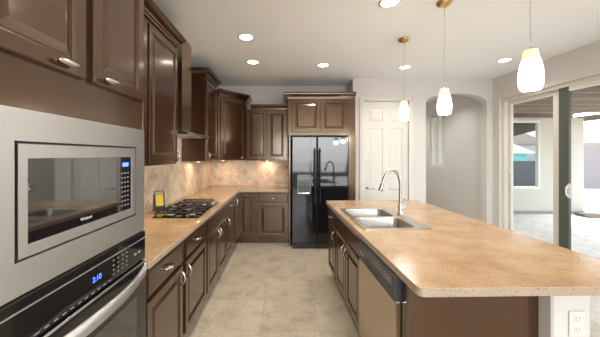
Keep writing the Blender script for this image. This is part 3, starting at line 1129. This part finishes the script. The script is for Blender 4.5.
def island_unit(v0, v1, label, doors, drawers):
    t = thing('island_base_cabinet', label, 'cabinet', isl(IU, v1), IROT, 'island cabinets facing the aisle')
    w = v1 - v0
    carcass(t, w, 0.62, 0, BT, True)
    for a, b, h in doors:
        hx = (b - 0.035) if h == 'r' else (a + 0.035)
        add_door(t, a, b, *OZ, (hx, 0.60, 'v'))
    for a, b, h in drawers:
        add_drawer(t, a, b, *DZ, h, 'drawer' if h else 'drawer_front')
    return t


island_unit(1.772, 2.20, 'narrow dark island cabinet with a drawer, nearest the refrigerator', [(0.015, 0.415, 'r')], [(0.015, 0.415, True)])
island_unit(0.888, 1.770, 'two-door dark island cabinet under the sink with plain front panel', [(0.015, 0.432, 'r'), (0.450, 0.867, 'l')], [(0.015, 0.867, False)])

# dishwasher
DV0, DV1 = 0.240, 0.885
t = thing('dishwasher', 'stainless dishwasher with black control strip built into the island', 'dishwasher', isl(IU, DV1), IROT)
dw = DV1 - DV0
link('body', B((0.01, 0.02, 0.10), (dw - 0.01, 0.58, 0.868)), BLACK_PLASTIC, t)
link('toe_kick', B((0.01, 0.06, 0.004), (dw - 0.01, 0.08, 0.098)), BLACK_PLASTIC, t)
dr = link('door', B((0.004, -0.030, 0.11), (dw - 0.004, 0.019, 0.722), 0.004), DW_STEEL, t)
cp = link('control_panel', nested(bmesh.new(), 0.004, 0.725, dw - 0.004, 0.858, [(0, 0.019), (0, -0.026), (0.006, -0.034), (0.008, -0.034)]), DARK_GREY, t)
link('handle_recess', B((0.17, -0.0352, 0.728), (0.42, -0.0342, 0.762)), BLACK_PLASTIC, cp)
link('control_strip', B((0.02, -0.0352, 0.79), (dw - 0.03, -0.0342, 0.845)), BLACK_GLASS, cp)
text_mesh('lettering', 'Whirlpool', 0.02, WHITE_MARK, cp, Matrix.Translation((0.09, -0.0356, 0.775)))
bm = bmesh.new()
for i in range(6):
    link('key_button', B((0.34 + i * 0.04, -0.0357, 0.805), (0.358 + i * 0.04, -0.0353, 0.812)), KEY_MARK, cp)
    link('indicator_mark', B((0.34 + i * 0.04, -0.0357, 0.825), (0.350 + i * 0.04, -0.0353, 0.830)), KEY_MARK, cp)

# sink
t = thing('double_sink', 'stainless double-bowl drop-in sink set in the island countertop', 'sink', isl(0, 0, 0.9155), IT)
vm = (SV0 + SV1) / 2
bowls = [(SU0 + 0.035, SV0 + 0.03, SU1 - 0.115, vm - 0.018), (SU0 + 0.035, vm + 0.018, SU1 - 0.115, SV1 - 0.03)]
bm = prism(bmesh.new(), rrect(SU0, SV0, SU1, SV1, 0.03), 0.0, 0.006, holes=[rrect(*b, 0.055) for b in bowls])
link('rim', bm, SINK_STEEL, t)
for b in bowls:
    bm = bmesh.new()
    specs = [(0, 0.006, 0.055), (0.004, 0.0, 0.053), (0.008, -0.02, 0.05), (0.016, -0.15, 0.05), (0.030, -0.172, 0.05), (0.060, -0.180, 0.05)]
    rings = []
    for ins, z, r in specs:
        rings.append([bm.verts.new((x, y, z)) for x, y in rrect(b[0] + ins, b[1] + ins, b[2] - ins, b[3] - ins, r)])
    for a, c in zip(rings, rings[1:]):
        for k in range(len(a)):
            bm.faces.new((a[k], a[(k + 1) % len(a)], c[(k + 1) % len(a)], c[k]))
    bm.faces.new(rings[-1])
    bo = link('bowl', bm, SINK_STEEL, t, True)
    link('drain', lathe(bmesh.new(), [(0, -0.1795), (0.045, -0.1795), (0.043, -0.175), (0.03, -0.178), (0, -0.178)], ((b[0] + b[2]) / 2, (b[1] + b[3]) / 2, 0), 20), NICKEL, bo, True)

# faucet
t = thing('faucet', 'tall gooseneck pull-down faucet standing on the sink deck', 'faucet', isl(0.56, 1.40, 0.9215), IT)
link('base', lathe(bmesh.new(), [(0, 0), (0.030, 0), (0.030, 0.006), (0.023, 0.014), (0.021, 0.05), (0.021, 0.10), (0.017, 0.108), (0, 0.108)], seg=20), CHROME, t, True)
link('spout', tube(bmesh.new(), smooth_path([(0, 0, 0.09), (0, 0, 0.18), (0, 0, 0.27), (-0.006, 0, 0.345), (-0.032, 0, 0.405), (-0.078, 0, 0.435), (-0.122, 0, 0.415), (-0.152, 0, 0.365), (-0.168, 0, 0.315)], 5), 0.0135, 12), CHROME, t, True)
link('spray_head', tube(bmesh.new(), [(-0.167, 0, 0.318), (-0.170, 0, 0.310), (-0.182, 0, 0.27), (-0.194, 0, 0.235), (-0.196, 0, 0.230)], [0.013, 0.017, 0.019, 0.022, 0.020], 14), CHROME, t, True)
bm = tube(bmesh.new(), [(0.015, 0, 0.065), (0.045, 0, 0.068)], 0.012, 10)
tube(bm, smooth_path([(0.040, 0, 0.068), (0.050, 0, 0.09), (0.048, 0, 0.13), (0.040, 0, 0.165)], 4), [0.009] * 4 + [0.008] * 4 + [0.0065] * 5, 10)
link('lever', bm, CHROME, t, True)


# ------------------------------------------------------------------ outlets
def outlet(loc, rot, label, kind='duplex', group=None):
    t = thing('outlet', label, 'outlet', loc, rot, group)
    p = link('cover_plate', B((-0.038, -0.006, -0.060), (0.038, -0.0003, 0.060), 0.002), OUTLET, t)
    if kind == 'duplex':
        for dz in (-0.026, 0.026):
            r = link('receptacle', B((-0.017, -0.008, dz - 0.016), (0.017, -0.0061, dz + 0.016), 0.0008), OUTLET, p)
            bm = bmesh.new()
            box(bm, (-0.009, -0.0086, dz - 0.002), (-0.0065, -0.0081, dz + 0.008))
            box(bm, (0.0065, -0.0086, dz - 0.002), (0.009, -0.0081, dz + 0.008))
            box(bm, (-0.0025, -0.0086, dz - 0.012), (0.0025, -0.0081, dz - 0.007))
            link('outlet_slot', bm, SLOT, r)
    else:
        link('rocker', B((-0.016, -0.010, -0.033), (0.016, -0.0061, 0.033), 0.002), OUTLET, p)
    return t


outlet((XL + 0.0105, 3.57, 1.17), L90, 'white outlet on the tiled left wall just past the cooktop')
outlet((XL + 0.0105, 4.66, 1.185), L90, 'white switch on the tiled left wall close to the corner', 'rocker')
outlet((-1.26, YB - 0.0105, 1.175), 0, 'white switch on the back backsplash near the left corner', 'rocker')
outlet((-0.19, YB - 0.0105, 1.175), 0, 'white outlet on the back backsplash nearest the refrigerator')
p = isl(0.800, 0.085)
outlet((p[0], p[1] - 0.0005, 0.70), IT, 'white duplex outlet on the white end of the island wall')


# ------------------------------------------------------------------ ceiling can lights
CANS = [(-0.414, 3.02, 'recessed ceiling light nearest the camera in the row over the aisle'),
        (-0.425, 3.83, 'recessed ceiling light farther back of the two above the aisle'),
        (0.587, 3.96, 'recessed ceiling light in front of the refrigerator cabinet'),
        (1.83, 4.05, 'recessed ceiling light in front of the white pantry door'),
        (0.923, 2.33, 'recessed ceiling light cut by the top edge above the island'),
        (3.08, 3.75, 'recessed ceiling light near the patio door corner')]
first = None
for x, y, lab in CANS:
    if first is None:
        first = thing('recessed_light', lab, 'ceiling light', (x, y, CZ), 0, 'recessed lights in the ceiling')
        link('trim_ring', lathe(bmesh.new(), [(0.072, -0.0005), (0.095, -0.0005), (0.093, -0.006), (0.078, -0.009), (0.072, -0.004)], seg=32), TRIM, first, True)
        link('lens', lathe(bmesh.new(), [(0, -0.0005), (0.0715, -0.0005), (0.0715, -0.003), (0, -0.004)], seg=32), CAN_LENS, first, True)
    else:
        copy_tree(first, (x, y, CZ), lab)
# lamps of those cans, plus added fill lamps out of view, without fixtures
for x, y in [(c[0], c[1]) for c in CANS] + [(-0.4, 1.7), (-0.4, 0.3), (0.9, 0.6), (2.6, 1.8), (2.6, 0.0), (0.4, -1.6), (2.6, -2.0)]:
    lamp('can_and_fill_lamp', 'AREA', (x, y, CZ - 0.02), CAN_W, (1.0, 0.95, 0.87), (0, 0, 0), shape='DISK', size=0.13, spread=math.radians(125))

for x, y in ((2.95, 5.5), (2.95, 6.8)):  # lamps added to brighten the hall, no fixtures built
    lamp('hall_fill_lamp', 'AREA', (x, y, CZ - 0.02), 4.5, (1.0, 0.985, 0.96), (0, 0, 0), shape='DISK', size=0.13, spread=math.radians(125))

# ------------------------------------------------------------------ pendants
PX = [(1.376, 3.07, 'lit glass pendant farthest over the island, in front of the pantry door'),
      (1.393, 2.33, 'middle lit glass pendant of three, in front of the arch'),
      (1.390, 1.515, 'largest and nearest lit glass pendant, by the patio door')]


def make_pendant(x, y, lab):
    t = thing('pendant_light', lab, 'pendant light', (x, y, CZ), 0, 'glass pendants over the island')
    link('canopy', lathe(bmesh.new(), [(0, -0.0005), (0.062, -0.0005), (0.062, -0.012), (0.050, -0.028), (0.025, -0.040), (0.008, -0.046), (0, -0.046)], seg=24), BRASS, t, True)
    return t


first = make_pendant(*PX[0])
ztop, zbot = -0.71, -0.930     # shade top and bottom below the ceiling
link('cord', tube(bmesh.new(), smooth_path([(0, 0, -0.044), (0.003, 0, -0.3), (-0.003, 0, -0.5), (0, 0, -0.745)], 4), 0.0022, 6), NICKEL, first, True)
link('socket_cap', lathe(bmesh.new(), [(0, 0.010), (0.008, 0.010), (0.014, 0.0), (0.0185, -0.010), (0, -0.010)], (0, 0, -0.699), 20), NICKEL, first, True)
sh = link('lamp_shade', lathe(bmesh.new(), [(0.0420, -0.765), (0.0504, -0.80), (0.0563, -0.845), (0.0563, -0.885), (0.0512, -0.915), (0.0454, zbot), (0.0428, zbot), (0.0479, -0.918), (0.0529, -0.885), (0.0529, -0.845), (0.0470, -0.80), (0.0395, -0.766)], c=(0, 0, 0.0015), seg=28), SHADE, first, True)
link('shade_neck', lathe(bmesh.new(), [(0.0168, -0.7075), (0.0319, -0.710), (0.0344, -0.735), (0.0420, -0.7648), (0.0395, -0.766), (0.0311, -0.737), (0.0286, -0.714), (0.0168, -0.712)], c=(0, 0, 0.0015), seg=28), AMBER, sh, True)
for (x, y, lab), drop in zip(PX[1:], (0.042, 0.026)):
    c = copy_tree(first, (x, y, CZ), lab)
    for ch in c.children:      # these two hang a little lower
        if ch.name.startswith(('lamp_shade', 'socket_cap')):
            ch.location.z -= drop
for x, y, lab in PX:
    lamp('pendant_lamp', 'POINT', (x, y, CZ - 0.99), PEND_W, (1.0, 0.97, 0.93), shadow_soft_size=0.06)

# ------------------------------------------------------------------ under-cabinet puck lights
PUCKS = [((XL + 0.14, 2.30, UZ), 'puck light under the tall wall cabinet before the hood'),
         ((XL + 0.14, 3.95, UZ), 'puck light under the wall cabinet past the hood'),
         ((-1.08, 4.86, UZ), 'puck light under the diagonal corner cabinet'),
         ((-0.29, YB - 0.14, 1.405), 'puck light under the two-door wall cabinet on the back wall')]
first = None
for (x, y, z), lab in PUCKS:
    if first is None:
        first = thing('puck_light', lab, 'cabinet light', (x, y, z), 0, 'puck lights under the wall cabinets')
        link('housing', lathe(bmesh.new(), [(0, -0.0005), (0.034, -0.0005), (0.034, -0.012), (0.028, -0.014), (0, -0.014)], seg=20), NICKEL, first, True)
        link('lens', lathe(bmesh.new(), [(0, -0.0142), (0.026, -0.0142), (0.024, -0.016), (0, -0.017)], seg=20), PUCK, first, True)
    else:
        copy_tree(first, (x, y, z), lab)
    lamp('puck_lamp', 'AREA', (x, y, z - 0.022), UNDER_W, (1.0, 0.74, 0.45), (0, 0, 0), shape='DISK', size=0.05)
